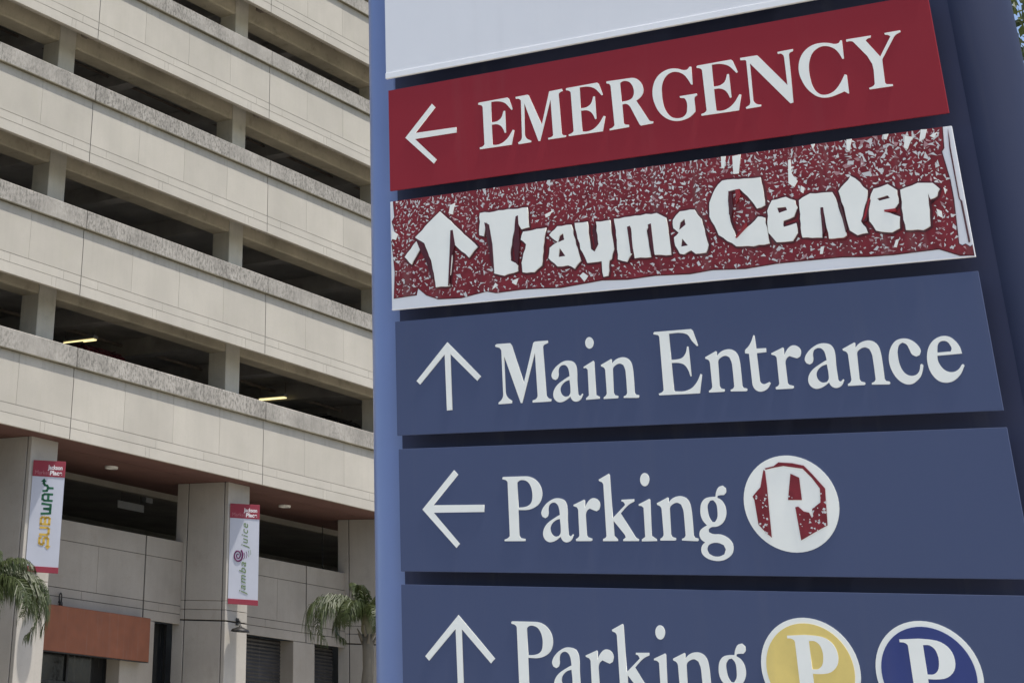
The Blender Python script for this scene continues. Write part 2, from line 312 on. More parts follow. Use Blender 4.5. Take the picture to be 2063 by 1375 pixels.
def concrete(name, col, var=0.10, streak=0.12, stain=(0.16, 0.14, 0.10), stain_amt=0.25, rough=0.9, rand=0.06, fine=0.10, bump_s=0.25, drip=0.0):
    """cast concrete: cloudy tone, fine grain, vertical run marks, each piece a little different"""
    m, nt, b = new_mat(name)
    pos = N(nt, "ShaderNodeNewGeometry").outputs['Position']
    dark = tuple(c * (1 - var * 2) for c in col); lite = tuple(min(1, c * (1 + var)) for c in col)
    c = mixc(nt, ramp(nt, noise(nt, pos, 0.9, 5), 0.3, 0.7), dark, lite)
    g = noise(nt, pos, 38, 3, 0.7)
    c = mixc(nt, mul(nt, ramp(nt, g, 0.52, 0.72), fine * 4), c, tuple(q * 0.72 for q in col))
    st = noise(nt, scaled(nt, pos, 5.0, 5.0, 0.35), 1.6, 5, 0.6)
    c = mixc(nt, mul(nt, ramp(nt, st, 0.5, 0.8), streak * 3), c, tuple(q * 0.7 for q in col))
    bl = mul(nt, ramp(nt, noise(nt, pos, 2.3, 6, 0.65), 0.55, 0.78), stain_amt)
    c = mixc(nt, bl, c, stain)
    if drip > 0:      # dirt washed down from the top edge of the piece
        tc = N(nt, "ShaderNodeTexCoord").outputs['Generated']
        sp = N(nt, "ShaderNodeSeparateXYZ"); nt.links.new(tc, sp.inputs[0])
        d1 = ramp(nt, sp.outputs['Z'], 0.70, 0.98)
        d2 = ramp(nt, noise(nt, scaled(nt, pos, 9, 9, 0.25), 2.0, 4, 0.6), 0.36, 0.66)
        c = mixc(nt, mul(nt, mul(nt, d1, d2), drip), c, (0.30, 0.29, 0.22))
    rn = N(nt, "ShaderNodeObjectInfo").outputs['Random']
    hs = N(nt, "ShaderNodeHueSaturation")
    nt.links.new(ramp(nt, rn, 0, 1, 1 - rand, 1 + rand), hs.inputs['Value']); nt.links.new(c, hs.inputs['Color'])
    nt.links.new(hs.outputs[0], b.inputs['Base Color'])
    b.inputs['Roughness'].default_value = rough
    b.inputs['Specular IOR Level'].default_value = 0.25
    bump(nt, g, bump_s, 0.004, b)
    return m

def weathered(name):
    """algae-stained, pitted coping concrete, every piece differently dirty"""
    m, nt, b = new_mat(name)
    pos = N(nt, "ShaderNodeNewGeometry").outputs['Position']
    rn = N(nt, "ShaderNodeObjectInfo").outputs['Random']
    c = mixc(nt, ramp(nt, noise(nt, pos, 1.6, 5), 0.32, 0.68), (0.285, 0.265, 0.23), (0.41, 0.38, 0.33))
    pit = noise(nt, scaled(nt, pos, 1, 1, 0.6), 17, 5, 0.75)
    amt = N(nt, "ShaderNodeMath", operation='ADD'); amt.use_clamp = True
    nt.links.new(ramp(nt, noise(nt, pos, 0.5, 3), 0.34, 0.62), amt.inputs[0]); nt.links.new(ramp(nt, rn, 0.55, 1, 0.0, 0.6), amt.inputs[1])
    c = mixc(nt, mul(nt, ramp(nt, pit, 0.46, 0.62), mul(nt, amt.outputs[0], 0.85)), c, (0.12, 0.112, 0.095))
    run = noise(nt, scaled(nt, pos, 6, 6, 0.4), 1.5, 5, 0.65)
    c = mixc(nt, mul(nt, ramp(nt, run, 0.5, 0.74), mul(nt, amt.outputs[0], 0.6)), c, (0.14, 0.13, 0.11))
    lime = noise(nt, scaled(nt, pos, 4, 4, 1.2), 9, 4, 0.7)
    c = mixc(nt, mul(nt, ramp(nt, lime, 0.6, 0.72), 0.55), c, (0.58, 0.565, 0.53))
    nt.links.new(c, b.inputs['Base Color'])
    b.inputs['Roughness'].default_value = 0.95; b.inputs['Specular IOR Level'].default_value = 0.2
    bump(nt, pit, 0.6, 0.01, b)
    return m

def paint(name, col, rough=0.45, dirt=0.06, metallic=0.0, coat=0.0, spec=0.4, scale=3.0):
    m, nt, b = new_mat(name)
    pos = N(nt, "ShaderNodeNewGeometry").outputs['Position']
    n1 = noise(nt, pos, scale, 5, 0.6)
    c = mixc(nt, ramp(nt, n1, 0.3, 0.7), tuple(q * (1 - dirt) for q in col), tuple(min(1, q * (1 + dirt)) for q in col))
    st = noise(nt, scaled(nt, pos, 14, 14, 0.8), 1.0, 4, 0.6)
    c = mixc(nt, mul(nt, ramp(nt, st, 0.55, 0.8), dirt * 1.5), c, (0.22, 0.21, 0.19))
    nt.links.new(c, b.inputs['Base Color'])
    nt.links.new(ramp(nt, noise(nt, pos, scale * 4, 3), 0.3, 0.7, max(0.02, rough - 0.08), rough + 0.08), b.inputs['Roughness'])
    b.inputs['Metallic'].default_value = metallic
    b.inputs['Coat Weight'].default_value = coat
    b.inputs['Coat Roughness'].default_value = 0.15
    b.inputs['Specular IOR Level'].default_value = spec
    return m

def emitter(name, col, strength):
    m, nt, b = new_mat(name)
    b.inputs['Base Color'].default_value = (*col, 1)
    b.inputs['Emission Color'].default_value = (*col, 1); b.inputs['Emission Strength'].default_value = strength
    return m

def foliage(name, col, col2, trans=0.25):
    m, nt, b = new_mat(name)
    rn = N(nt, "ShaderNodeNewGeometry")
    c = mixc(nt, ramp(nt, noise(nt, rn.outputs['Position'], 7, 3), 0.3, 0.7), col, col2)
    c = mixc(nt, mul(nt, rn.outputs['Random Per Island'], 0.45), c, tuple(q * 0.45 for q in col))
    nt.links.new(c, b.inputs['Base Color'])
    b.inputs['Roughness'].default_value = 0.5
    tr = N(nt, "ShaderNodeBsdfTranslucent"); nt.links.new(c, tr.inputs['Color'])
    mx = N(nt, "ShaderNodeMixShader"); mx.inputs[0].default_value = trans
    nt.links.new(b.outputs[0], mx.inputs[1]); nt.links.new(tr.outputs[0], mx.inputs[2])
    nt.links.new(mx.outputs[0], nt.nodes['Material Output'].inputs['Surface'])
    return m

M = dict(
    panel=concrete('precast_panel', (0.457, 0.423, 0.357), var=0.045, streak=0.05, stain=(0.42, 0.40, 0.30), stain_amt=0.35, rand=0.045, fine=0.07),
    band=concrete('stained_band', (0.43, 0.395, 0.33), var=0.06, streak=0.22, stain=(0.30, 0.28, 0.20), stain_amt=0.4, rand=0.03, fine=0.05, drip=0.9),
    block=concrete('precast_block', (0.467, 0.433, 0.367), var=0.045, streak=0.05, stain=(0.40, 0.38, 0.30), stain_amt=0.3, rand=0.03, fine=0.05),
    grout=concrete('grout', (0.38, 0.35, 0.295), rand=0.0),
    algae=concrete('algae_stain', (0.17, 0.15, 0.105), var=0.25, streak=0.3, stain_amt=0.5, rand=0.1),
    coping=weathered('weathered_coping'),
    pier=concrete('pier_concrete', (0.58, 0.54, 0.45), var=0.08, streak=0.12, stain_amt=0.3),
    lintel=concrete('lintel_concrete', (0.50, 0.44, 0.325), var=0.12, streak=0.10, stain=(0.14, 0.115, 0.075), stain_amt=0.55),
    deck=concrete('deck_concrete', (0.40, 0.375, 0.335), var=0.15, stain_amt=0.4),
    column=concrete('column_cladding', (0.425, 0.395, 0.345), var=0.06, streak=0.08, stain_amt=0.2, rand=0.03),
    wall=concrete('screen_wall', (0.335, 0.30, 0.25), var=0.07, streak=0.08, stain=(0.22, 0.18, 0.13), stain_amt=0.3, rand=0.03),
    joint=concrete('joint_sealant', (0.035, 0.033, 0.03), rand=0.0, stain_amt=0.0),
    soffit=concrete('brown_stucco', (0.135, 0.07, 0.056), var=0.08, streak=0.0, stain=(0.09, 0.05, 0.04), stain_amt=0.3, bump_s=0.5),
    black_room=concrete('unlit_room', (0.34, 0.32, 0.29), var=0.15),
    awning=paint('awning_fabric', (0.21, 0.075, 0.038), rough=0.8, dirt=0.12),
    dark_metal=paint('dark_metal', (0.014, 0.013, 0.012), rough=0.5, dirt=0.2),
    steel=paint('steel', (0.16, 0.13, 0.10), rough=0.7, dirt=0.3),
    glass=paint('dark_glass', (0.012, 0.013, 0.014), rough=0.12, dirt=0.1, spec=0.5),
    shutter=paint('dark_shutter', (0.045, 0.042, 0.04), rough=0.55, dirt=0.2),
    grey=paint('grey_plate', (0.30, 0.30, 0.30), rough=0.6, dirt=0.1),
    lamp_glass=paint('lamp_glass', (0.7, 0.68, 0.62), rough=0.4, dirt=0.05),
    tube=emitter('fluorescent_tube', (1.0, 0.85, 0.42), 0.85),
    spot=emitter('spot_lamp', (1.0, 0.93, 0.75), 3.0),
    pylon=paint('post_lit_blue', (0.165, 0.225, 0.43), rough=0.35, dirt=0.05, coat=0.4, scale=1.6),  # left post: brightness from the open left side is put into the colour
    navy=paint('post_shaded_navy', (0.028, 0.036, 0.074), rough=0.6, dirt=0.05, spec=0.2, scale=1.6),  # right post: the shade on this end is put into the colour
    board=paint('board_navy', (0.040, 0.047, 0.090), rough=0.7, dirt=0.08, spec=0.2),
    blue=paint('sign_blue', (0.064, 0.084, 0.158), rough=0.6, spec=0.25, dirt=0.03, scale=1.2),
    blue_disc=paint('disc_blue', (0.03, 0.046, 0.18), rough=0.45, dirt=0.06),
    yellow=paint('disc_yellow', (0.78, 0.60, 0.18), rough=0.5, dirt=0.08, scale=8),
    red=paint('sign_red', (0.265, 0.021, 0.031), rough=0.6, spec=0.2, dirt=0.035, scale=1.2),
    worn_red=paint('worn_red_vinyl', (0.20, 0.022, 0.029), rough=0.55, spec=0.25, dirt=0.25, scale=22),
    bright_red=paint('bare_red', (0.30, 0.012, 0.014), rough=0.3, dirt=0.2),
    dark_red=paint('dark_red_edge', (0.075, 0.010, 0.014), rough=0.4, dirt=0.25, scale=30),
    white=paint('sign_white', (0.77, 0.775, 0.775), rough=0.42, dirt=0.03, scale=1.5),
    lit_edge=paint('lit_edge_white', (0.86, 0.86, 0.85), rough=0.4, dirt=0.03),  # whiter than the panels: light on their lower edges painted in
    letter=paint('letter_white', (0.88, 0.885, 0.80), rough=0.5, dirt=0.03, scale=6),
    chip=paint('chip_white', (0.64, 0.63, 0.60), rough=0.5, dirt=0.06, scale=20),
    pink_chip=paint('torn_film', (0.42, 0.23, 0.23), rough=0.5, dirt=0.2, scale=25),
    grey_mark=paint('grey_mark', (0.10, 0.10, 0.11), rough=0.5),
    banner_white=paint('banner_white', (0.50, 0.52, 0.58), rough=0.7, dirt=0.03),
    banner_red=paint('banner_red', (0.27, 0.035, 0.055), rough=0.7, dirt=0.05),
    print_white=paint('print_white', (0.72, 0.68, 0.68), rough=0.7),
    print_pink=paint('print_pink', (0.42, 0.16, 0.18), rough=0.7),
    print_green=paint('print_green', (0.020, 0.115, 0.055), rough=0.7),
    print_yellow=paint('print_yellow', (0.60, 0.40, 0.075), rough=0.7),
    print_lime=paint('print_lime', (0.14, 0.21, 0.085), rough=0.7),
    print_purple=paint('print_purple', (0.12, 0.018, 0.085), rough=0.7),
    maroon=paint('maroon_car_paint', (0.09, 0.012, 0.018), rough=0.25, coat=0.8, dirt=0.1),
    black_car=paint('dark_car_paint', (0.012, 0.012, 0.014), rough=0.25, coat=0.8, dirt=0.1),
    rubber=paint('tyre_rubber', (0.02, 0.02, 0.02), rough=0.85),
    chrome=paint('bright_metal', (0.6, 0.6, 0.6), rough=0.2, metallic=1.0),
    tail=paint('tail_red', (0.25, 0.01, 0.01), rough=0.2),
    palm=foliage('palm_leaf', (0.042, 0.063, 0.016), (0.08, 0.098, 0.03)),
    palm_trunk=concrete('palm_trunk', (0.13, 0.115, 0.09), var=0.2, streak=0.0, stain_amt=0.4),
    crownshaft=paint('crownshaft', (0.16, 0.15, 0.09), rough=0.6, dirt=0.2),
    leaf=foliage('tree_leaf', (0.045, 0.07, 0.018), (0.12, 0.14, 0.04), 0.35),
    bark=concrete('bark', (0.10, 0.085, 0.065), var=0.2, stain_amt=0.3),
    asphalt=concrete('asphalt', (0.12, 0.117, 0.11), var=0.15, rough=0.95, rand=0.0),
    paving=concrete('paving', (0.42, 0.395, 0.345), var=0.08, rand=0.05),
    kerb=concrete('kerb', (0.36, 0.35, 0.32), var=0.08),
    lawn=concrete('lawn', (0.05, 0.08, 0.025), var=0.25, stain=(0.09, 0.08, 0.03), stain_amt=0.5),
    line=paint('road_paint', (0.6, 0.6, 0.57), rough=0.8, dirt=0.2),
)

# ------------------------------------------------------------------ places
G_POS = (0.9332, 37.6684, 0.0)
G_RZ = math.atan2(0.6955, 0.7185)          # local x runs along the facade, local y into the building
S_POS = (1.4667, 6.6874, 0.0)
S_RZ = math.atan2(-0.6525, 0.7578)         # local x runs along the sign's face, local y into the sign
Z0, STOREY, BAY, PANEL = 7.089, 3.2, 6.9812, 1.7453
FLOORS, BAYS = range(0, 6), range(-2, 4)
U0, U1 = BAYS[0] * BAY, (BAYS[-1] + 1) * BAY

def g_world(u, y, z):
    c, s = math.cos(G_RZ), math.sin(G_RZ)
    return (G_POS[0] + u * c - y * s, G_POS[1] + u * s + y * c, z)

# ------------------------------------------------------------------ ground
def sheet(name, x0, x1, y0, y1, z, mat, loc=(0, 0, 0), rz=0.0):
    return tag(link(name, mesh_of(name, [(x0, y0, z), (x1, y0, z), (x1, y1, z), (x0, y1, z)], [(0, 1, 2, 3)], mat), None, loc, (0, 0, rz)), kind='structure')
sheet('ground', -600, 600, -600, 600, -0.02, M['lawn'])
sheet('road', -200, 200, -17.5, -8.0, 0.0, M['asphalt'], G_POS, G_RZ)
for k in range(-9, 10):
    sheet('road_marking', k * 9.0, k * 9.0 + 3.0, -12.82, -12.7, 0.004, M['line'], G_POS, G_RZ)
tag(link('pavement', MB().box(-200, 200, -7.8, 3.0, -0.3, 0.12, 0.0).mesh('pavement', M['paving']), None, G_POS, (0, 0, G_RZ)), kind='structure')
tag(link('kerb', MB().box(-200, 200, -8.0, -7.803, -0.3, 0.123, 0.02).mesh('kerb', M['kerb']), None, G_POS, (0, 0, G_RZ)), kind='structure')
tag(link('near_pavement', MB().box(-200, 200, -60.0, -17.7, -0.3, 0.0, 0.0).mesh('near_pavement', M['paving']), None, G_POS, (0, 0, G_RZ)), kind='structure')

# ------------------------------------------------------------------ parking garage
garage = empty('parking_garage', G_POS, G_RZ)
tag(garage, 'pale concrete parking garage with stacked open storeys and shops below', 'building')

MID = [0.0, 0.58, 2.90, 4.66, 6.40, BAY]
LOW = [0.0, 2.55, 2.69, 6.03, 6.17, BAY]
rng = random.Random(3)
back_mesh = MB().box(0.010, BAY - 0.010, 0.0085, 0.15, 0.012, 1.335).box(0.010, BAY - 0.010, 0.0245, 0.149, 1.336, 1.55).mesh('spandrel', M['grout'])
stain_mesh = MB().box(0.012, BAY - 0.012, -0.0725, -0.05, 1.549, 1.578, 0.003).box(0.012, BAY - 0.012, -0.0495, 0.02, 1.546, 1.5545).mesh('drip_edge', M['algae'])
cap_mesh = MB().box(0.008, BAY - 0.008, -0.07, 0.42, 1.555, 2.0, 0.015).mesh('coping', M['coping'])
g1, g2 = 0.0032, 0.010
for f in FLOORS:
    zf = Z0 + STOREY * f
    for j in BAYS:
        sp = link('spandrel', back_mesh, garage, (j * BAY, 0, zf))
        for k in range(4):
            a = g2 if k == 0 else g1; b = g2 if k == 3 else g1
            link('panel', box_mesh(PANEL - a - b, 0.05, 1.338 - 0.4525, M['panel']), sp, (k * PANEL + a, rng.uniform(0, 0.003), 0.4525))
            link('band', box_mesh(PANEL - a - b, 0.05, 0.215, M['band']), sp, (k * PANEL + a, 0.016 + rng.uniform(0, 0.002), 1.3385))
        for row, z0, z1 in ((MID, 0.2475, 0.4380), (LOW, 0.0, 0.2335)):
            for k in range(len(row) - 1):
                a = g2 if k == 0 else g1 * 0.8; b = g2 if k == len(row) - 2 else g1 * 0.8
                link('block', box_mesh(row[k + 1] - row[k] - a - b, 0.05, z1 - z0, M['block']), sp, (row[k] + a, rng.uniform(0, 0.003), z0))
        link('coping', cap_mesh, sp)
        link('drip_edge', stain_mesh, sp)

pier_mesh = MB().box(-0.30, 0.285, 1.05, 1.635, 1.04, STOREY + 0.76, 0.012).mesh('pier', M['pier'])
lint_mesh = MB().box(0.0, BAY - 0.004, 1.075, 1.64, 0.10, 0.77, 0.035).mesh('lintel', M['lintel'])
beam_mesh = MB().box(-0.20, 0.20, 1.66, 15.9, 0.30, 0.77, 0.01).mesh('ceiling_beam', M['deck'])
brk = MB().box(-0.11, 0.13, 0.151, 0.55, 0.16, 0.44, 0.03)
brk.tube([(-0.16, 0.20, 0.10), (-0.02, 0.3, 0.13), (0.16, 0.22, 0.09)], [0.05, 0.07, 0.03], 7)
brk_mesh = brk.mesh('bracket', M['steel'])
brk_small = MB().box(-0.07, 0.07, 0.151, 0.34, 0.10, 0.34, 0.02).mesh('bracket', M['steel'])
for f in FLOORS:
    zf = Z0 + STOREY * f
    MB().box(U0, U1, 0.152, 16.0, 0.76, 1.05).build('deck', M['deck'], garage, loc=(0, 0, zf))
    for j in BAYS:
        if f < FLOORS[-1]: link('pier', pier_mesh, garage, (j * BAY, 0, zf))
        link('lintel', lint_mesh, garage, (j * BAY, 0, zf))
        for q in (0.0, 0.5):
            link('ceiling_beam', beam_mesh, garage, ((j + q) * BAY, 0, zf))
        link('bracket', brk_mesh, garage, (j * BAY + 0.06, 0, zf), (0, 0, rng.uniform(-0.15, 0.15)))
        for q in (1.30, 3.55, 5.9):
            link('bracket', brk_small, garage, (j * BAY + q, 0, zf))
    if f > 0:
        MB().tube([(U0, 2.75, 0.62), (U1, 2.75, 0.62)], 0.035, 8).build('conduit', M['steel'], garage, loc=(0, 0, zf))
        MB().tube([(U0, 4.9, 0.60), (U1, 4.9, 0.60)], 0.05, 8).build('conduit', M['steel'], garage, loc=(0, 0, zf))
top = Z0 + STOREY * FLOORS[-1] + 1.04
MB().box(U0, U1, 16.0, 16.3, 0, top).build('rear_wall', M['deck'], garage)
MB().box(U0 - 0.3, U0 - 0.003, 0.1, 16.3, 0, top).build('end_wall', M['pier'], garage)
MB().box(U1 + 0.003, U1 + 0.3, 0.1, 16.3, 0, top).build('end_wall', M['pier'], garage)

for (u, y0, y1) in ((4.88, 4.11, 5.24), (13.50, 4.28, 5.24)):      # lit tubes on the lowest deck
    fx = MB().box(u - 0.09, u + 0.09, y0 - 0.03, y1 + 0.03, 10.64, 10.72, 0.01).build('light_fitting', M['grey'], garage)
    MB().tube([(u, y0 - 0.01, 10.72), (u, y0 - 0.01, 11.05)], 0.01, 6).tube([(u, y1, 10.72), (u, y1, 11.05)], 0.01, 6).build('hanger', M['steel'], fx)
    MB().tube([(u - 0.045, y0, 10.61), (u - 0.045, y1, 10.61)], 0.02, 8).tube([(u + 0.045, y0, 10.61), (u + 0.045, y1, 10.61)], 0.02, 8).build('tube', M['tube'], fx)

# arcade: soffit, columns, screen wall
SOF = 7.10
MB().box(U0, U1, 0.153, 1.19, SOF, SOF + 0.1).build('soffit', M['soffit'], garage)
MB().box(U0, U1, 1.215, 3.9, SOF, SOF + 0.1).build('soffit', M['soffit'], garage)
MB().box(U0, U1, 1.15, 1.25, SOF + 0.03, SOF + 0.12).build('soffit_joint', M['joint'], garage)
MB().box(U0, U1, 3.9, 4.2, 6.95, SOF + 0.15, 0.01).build('arcade_beam', M['wall'], garage)
MB().box(U0, U1, 4.2, 12.0, 7.28, 7.4).build('room_ceiling', M['black_room'], garage)
MB().box(U0, U1, 12.0, 12.2, 0, 7.4).build('room_wall', M['black_room'], garage)
MB().box(U0, U1, 2.6, 12.0, -0.2, 0.13).build('room_floor', M['black_room'], garage)
for u, y in ((3.56, 2.0), (10.46, 1.95), (-3.42, 2.0), (17.44, 1.95)):
    dl = MB().lathe([(0.0, -0.03), (0.11, -0.028), (0.115, -0.05), (0.16, -0.05), (0.165, 0.0)], 20, (u, y, SOF)).build('downlight', M['lamp_glass'], garage, True)

COLY = ((0.63, 0.738), (0.772, 1.915), (1.952, 2.30))
COLZ = ((0.0, 3.905), (3.938, 4.160), (4.170, 4.360), (4.370, SOF))
for j in BAYS:
    c = link('column', MB().box(-0.53, 0.26, 0.66, 2.28, 0, SOF).mesh('column', M['joint']), garage, (j * BAY, 0, 0))
    for (y0, y1) in COLY:
        for (z0, z1) in COLZ:
            link('cladding_panel', box_mesh(0.85, y1 - y0, z1 - z0, M['column'], 0.008), c, (-0.56, y0, z0))

VJ = {0: 5.03, 1: 4.62}
for j in BAYS:
    vj = VJ.get(j, 4.8)
    w = MB().box(0.29, BAY - 0.56, 2.075, 2.28, 3.83, 5.69).build('screen_wall', M['joint'], garage, loc=(j * BAY, 0, 0))
    ends = (0.295, BAY - 0.565)
    for z0, z1, cuts in ((5.262, 5.70, ()), (4.232, 5.25, (3.34,)), (4.042, 4.220, (2.84, 5.60)), (3.81, 4.030, ())):
        xs = sorted(set([ends[0], ends[1], vj] + [q for q in cuts if abs(q - vj) > 0.2]))
        for k in range(len(xs) - 1):
            a = 0.022 if xs[k] == vj else 0.004; b = 0.022 if xs[k + 1] == vj else 0.004
            link('wall_panel', box_mesh(xs[k + 1] - xs[k] - a - b, 0.06, z1 - z0, M['wall']), w, (xs[k] + a, 2.05, z0))
    p0, p1 = (4.30, 5.48) if j != 1 else (4.07, 5.01)
    MB().box(p0, p1, 2.052, 2.6, 0.12, 3.80, 0.01).build('pilaster', M['wall'], garage, loc=(j * BAY, 0, 0))
    for (a, b, slats) in ((0.30, p0 - 0.003, True), (p1 + 0.003, BAY - 0.57, False)):
        s = MB()
        if j >= 1:            # roller shutters
            n = 42
            for k in range(n):
                z = 0.13 + 3.66 * k / n; h = 3.66 / n
                s.add([(a, 2.50, z), (b, 2.50, z), (b, 2.47, z + h * 0.5), (a, 2.47, z + h * 0.5), (b, 2.50, z + h), (a, 2.50, z + h)], [(0, 1, 2, 3), (3, 2, 4, 5)])
            s.build('roller_shutter', M['shutter'], garage, loc=(j * BAY, 0, 0))
        else:
            s.box(a, b, 2.52, 2.54, 0.13, 3.80)
            g = s.build('shop_window', M['glass'], garage, loc=(j * BAY, 0, 0))
            fr = MB()
            n = max(1, round((b - a) / 1.3))
            for k in range(n + 1):
                x = a + (b - a) * k / n
                fr.box(max(a, x - 0.03), min(b, x + 0.03), 2.47, 2.519, 0.13, 3.80)
            fr.box(a, b, 2.475, 2.518, 2.25, 2.31)
            fr.build('window_frame', M['dark_metal'], g)

# ------------------------------------------------------------------ things on and in the building
aw = empty('awning', g_world(0.62, 2.04, 2.88), G_RZ)
tag(aw, 'plain rust red box awning over the shop front beside the left column', 'awning')
MB().box(0, 4.36, -0.30, 0, 0, 0.95, 0.012).build('fabric', M['awning'], aw)
MB().box(0.0, 4.36, -0.285, -0.01, -0.02, -0.003).build('frame', M['dark_metal'], aw)

hs = empty('hanging_sign', g_world(6.57, 4.5, 6.6), G_RZ)
tag(hs, 'pale blank sign hanging in the dark opening above the screen wall', 'sign')
MB().box(0, 1.05, 0, 0.03, 0, 0.19, 0.005).build('plate', M['grey'], hs)
MB().tube([(0.15, 0.015, 0.19), (0.15, 0.015, 0.68)], 0.008, 6).tube([(0.9, 0.015, 0.19), (0.9, 0.015, 0.68)], 0.008, 6).build('rod', M['dark_metal'], hs)
bx = empty('ceiling_speaker', g_world(7.71, 4.52, 6.88), G_RZ)
tag(bx, 'small grey box under the ceiling behind the screen wall', 'speaker')
MB().box(0, 0.27, 0, 0.16, 0, 0.16, 0.01).build('case', M['grey'], bx)
MB().box(0.1, 0.17, 0.05, 0.11, 0.16, 0.40).build('mount', M['dark_metal'], bx)
MB().lathe([(0.0, -0.004), (0.05, -0.004), (0.052, 0.0)], 14).build('grille', M['dark_metal'], bx, loc=(0.135, 0.08, -0.001))
spt = empty('spot_light', g_world(14.47, 3.6, 5.85), G_RZ)
tag(spt, 'small lit spot lamp glowing above the second screen wall', 'lamp')
MB().lathe([(0.0, 0.11), (0.06, 0.10), (0.10, 0.02), (0.105, 0.0), (0.095, 0.0)], 16).build('housing', M['dark_metal'], spt, True)
MB().lathe([(0.0, -0.005), (0.094, 0.004)], 16).build('lens', M['spot'], spt)
MB().tube([(0, 0, 0.1), (0, 0, 1.40)], 0.012, 6).build('stem', M['dark_metal'], spt)

def column_lamp(u, z, label):
    o = empty('wall_lamp', g_world(u, 0.63, z), G_RZ)          # foot of the lamp on the column face
    tag(o, label, 'lamp', 'dish lamps on the columns')
    MB().box(-0.05, 0.05, -0.03, 0, 0.14, 0.30, 0.008).build('mount', M['dark_metal'], o)
    MB().tube([(0, -0.03, 0.22), (-0.06, -0.12, 0.24), (-0.16, -0.22, 0.20), (-0.24, -0.29, 0.14), (-0.26, -0.31, 0.08)], 0.018, 8).build('arm', M['dark_metal'], o, True)
    MB().lathe([(0.03, 0.12), (0.05, 0.09), (0.10, 0.075), (0.20, 0.035), (0.228, -0.012), (0.222, -0.02), (0.19, 0.005), (0.08, 0.05), (0.0, 0.055)], 28).build('shade', M['dark_metal'], o, True, (-0.27, -0.32, 0))
    MB().lathe([(0.0, -0.012), (0.03, -0.008), (0.045, 0.02), (0.03, 0.05)], 14).build('bulb', M['lamp_glass'], o, True, (-0.27, -0.32, 0))
column_lamp(6.88, 3.72, 'black dish lamp on the column below the green script banner')
column_lamp(0.0, 3.70, 'black dish lamp on the left column behind hanging palm fronds')

o = empty('gooseneck_lamp', g_world(2.06, 2.05, 3.83), G_RZ)
tag(o, 'small dark hook shaped gooseneck lamp above the rust red awning', 'lamp')
arc = [(0.07, -0.05, 0.0), (0.07, -0.06, 0.18)] + [(0.07 * math.cos(a), -0.06 - 0.03 * (1 - math.cos(a)), 0.18 + 0.10 * math.sin(a)) for a in [k * math.pi / 10 for k in range(1, 11)]] + [(-0.07, -0.13, 0.10)]
MB().tube(arc, 0.016, 8).build('arm', M['dark_metal'], o, True)
MB().lathe([(0.0, 0.09), (0.035, 0.08), (0.045, 0.0), (0.02, -0.02), (0.0, -0.02)], 12).build('mount', M['dark_metal'], o, True, (0.07, -0.05, 0.02))
MB().lathe([(0.0, 0.05), (0.022, 0.04), (0.03, -0.01), (0.0, -0.012)], 12).build('head', M['dark_metal'], o, True, (-0.07, -0.13, 0.08))

# ---- banners
BW, BH, BZ = 0.722, 2.285, 4.31
B_RZ = G_RZ + math.atan2(-0.60, 0.404)
def banner(u, label):
    o = empty('banner', g_world(u, 0.60, BZ), B_RZ)
    tag(o, label, 'banner', 'advertising banners on the columns')
    v = []; f = []
    nx, nz = 6, 14
    for s, yy in ((0, -0.006), (1, 0.006)):
        for i in range(nx + 1):
            for k in range(nz + 1):
                x = BW * i / nx; z = BH * k / nz
                v.append((x, yy + 0.003 * math.sin(3.1 * x + 2.3 * z) , z))
    n1 = (nx + 1) * (nz + 1)
    for i in range(nx):
        for k in range(nz):
            a = i * (nz + 1) + k; q = (a, a + nz + 1, a + nz + 2, a + 1)
            f.append(q); f.append(tuple(n1 + e for e in q[::-1]))
    link('cloth', mesh_of('cloth', v, f, M['banner_white'], True), o)
    MB().box(-0.004, BW + 0.004, -0.016, 0.016, BH - 0.331, BH + 0.004, 0.003).build('header_band', M['banner_red'], o)
    MB().box(-0.004, BW + 0.004, -0.016, 0.016, -0.004, 0.115, 0.003).build('footer_band', M['banner_red'], o)
    for z in (BH - 0.03, 0.03):
        MB().tube([(-0.10, 0, z), (BW - 0.02, 0, z)], 0.012, 8).build('arm', M['grey'], o)
    def put(name, me, x, z, up=False, y=-0.0175):
        return link(name, me, o, (x, -0.0112 if up else y, z), (0, -math.pi / 2 if up else 0, 0))
    put('lettering', fit_text('Jackson', 0.33, 0.125, M['print_white'], 0.004), BW * 0.465, BH - 0.175)
    put('lettering', fit_text('Market', 0.325, 0.125, M['print_pink'], 0.0), BW * 0.075, BH - 0.290)
    put('lettering', fit_text('Place', 0.275, 0.125, M['print_white'], 0.005), BW * 0.54, BH - 0.290)
    return o, put
b1, put = banner(-0.477, 'white banner with yellow and green block letters on the left column')
b2, put2 = banner(6.475, 'white banner with thin green script and purple swirl on the right column')

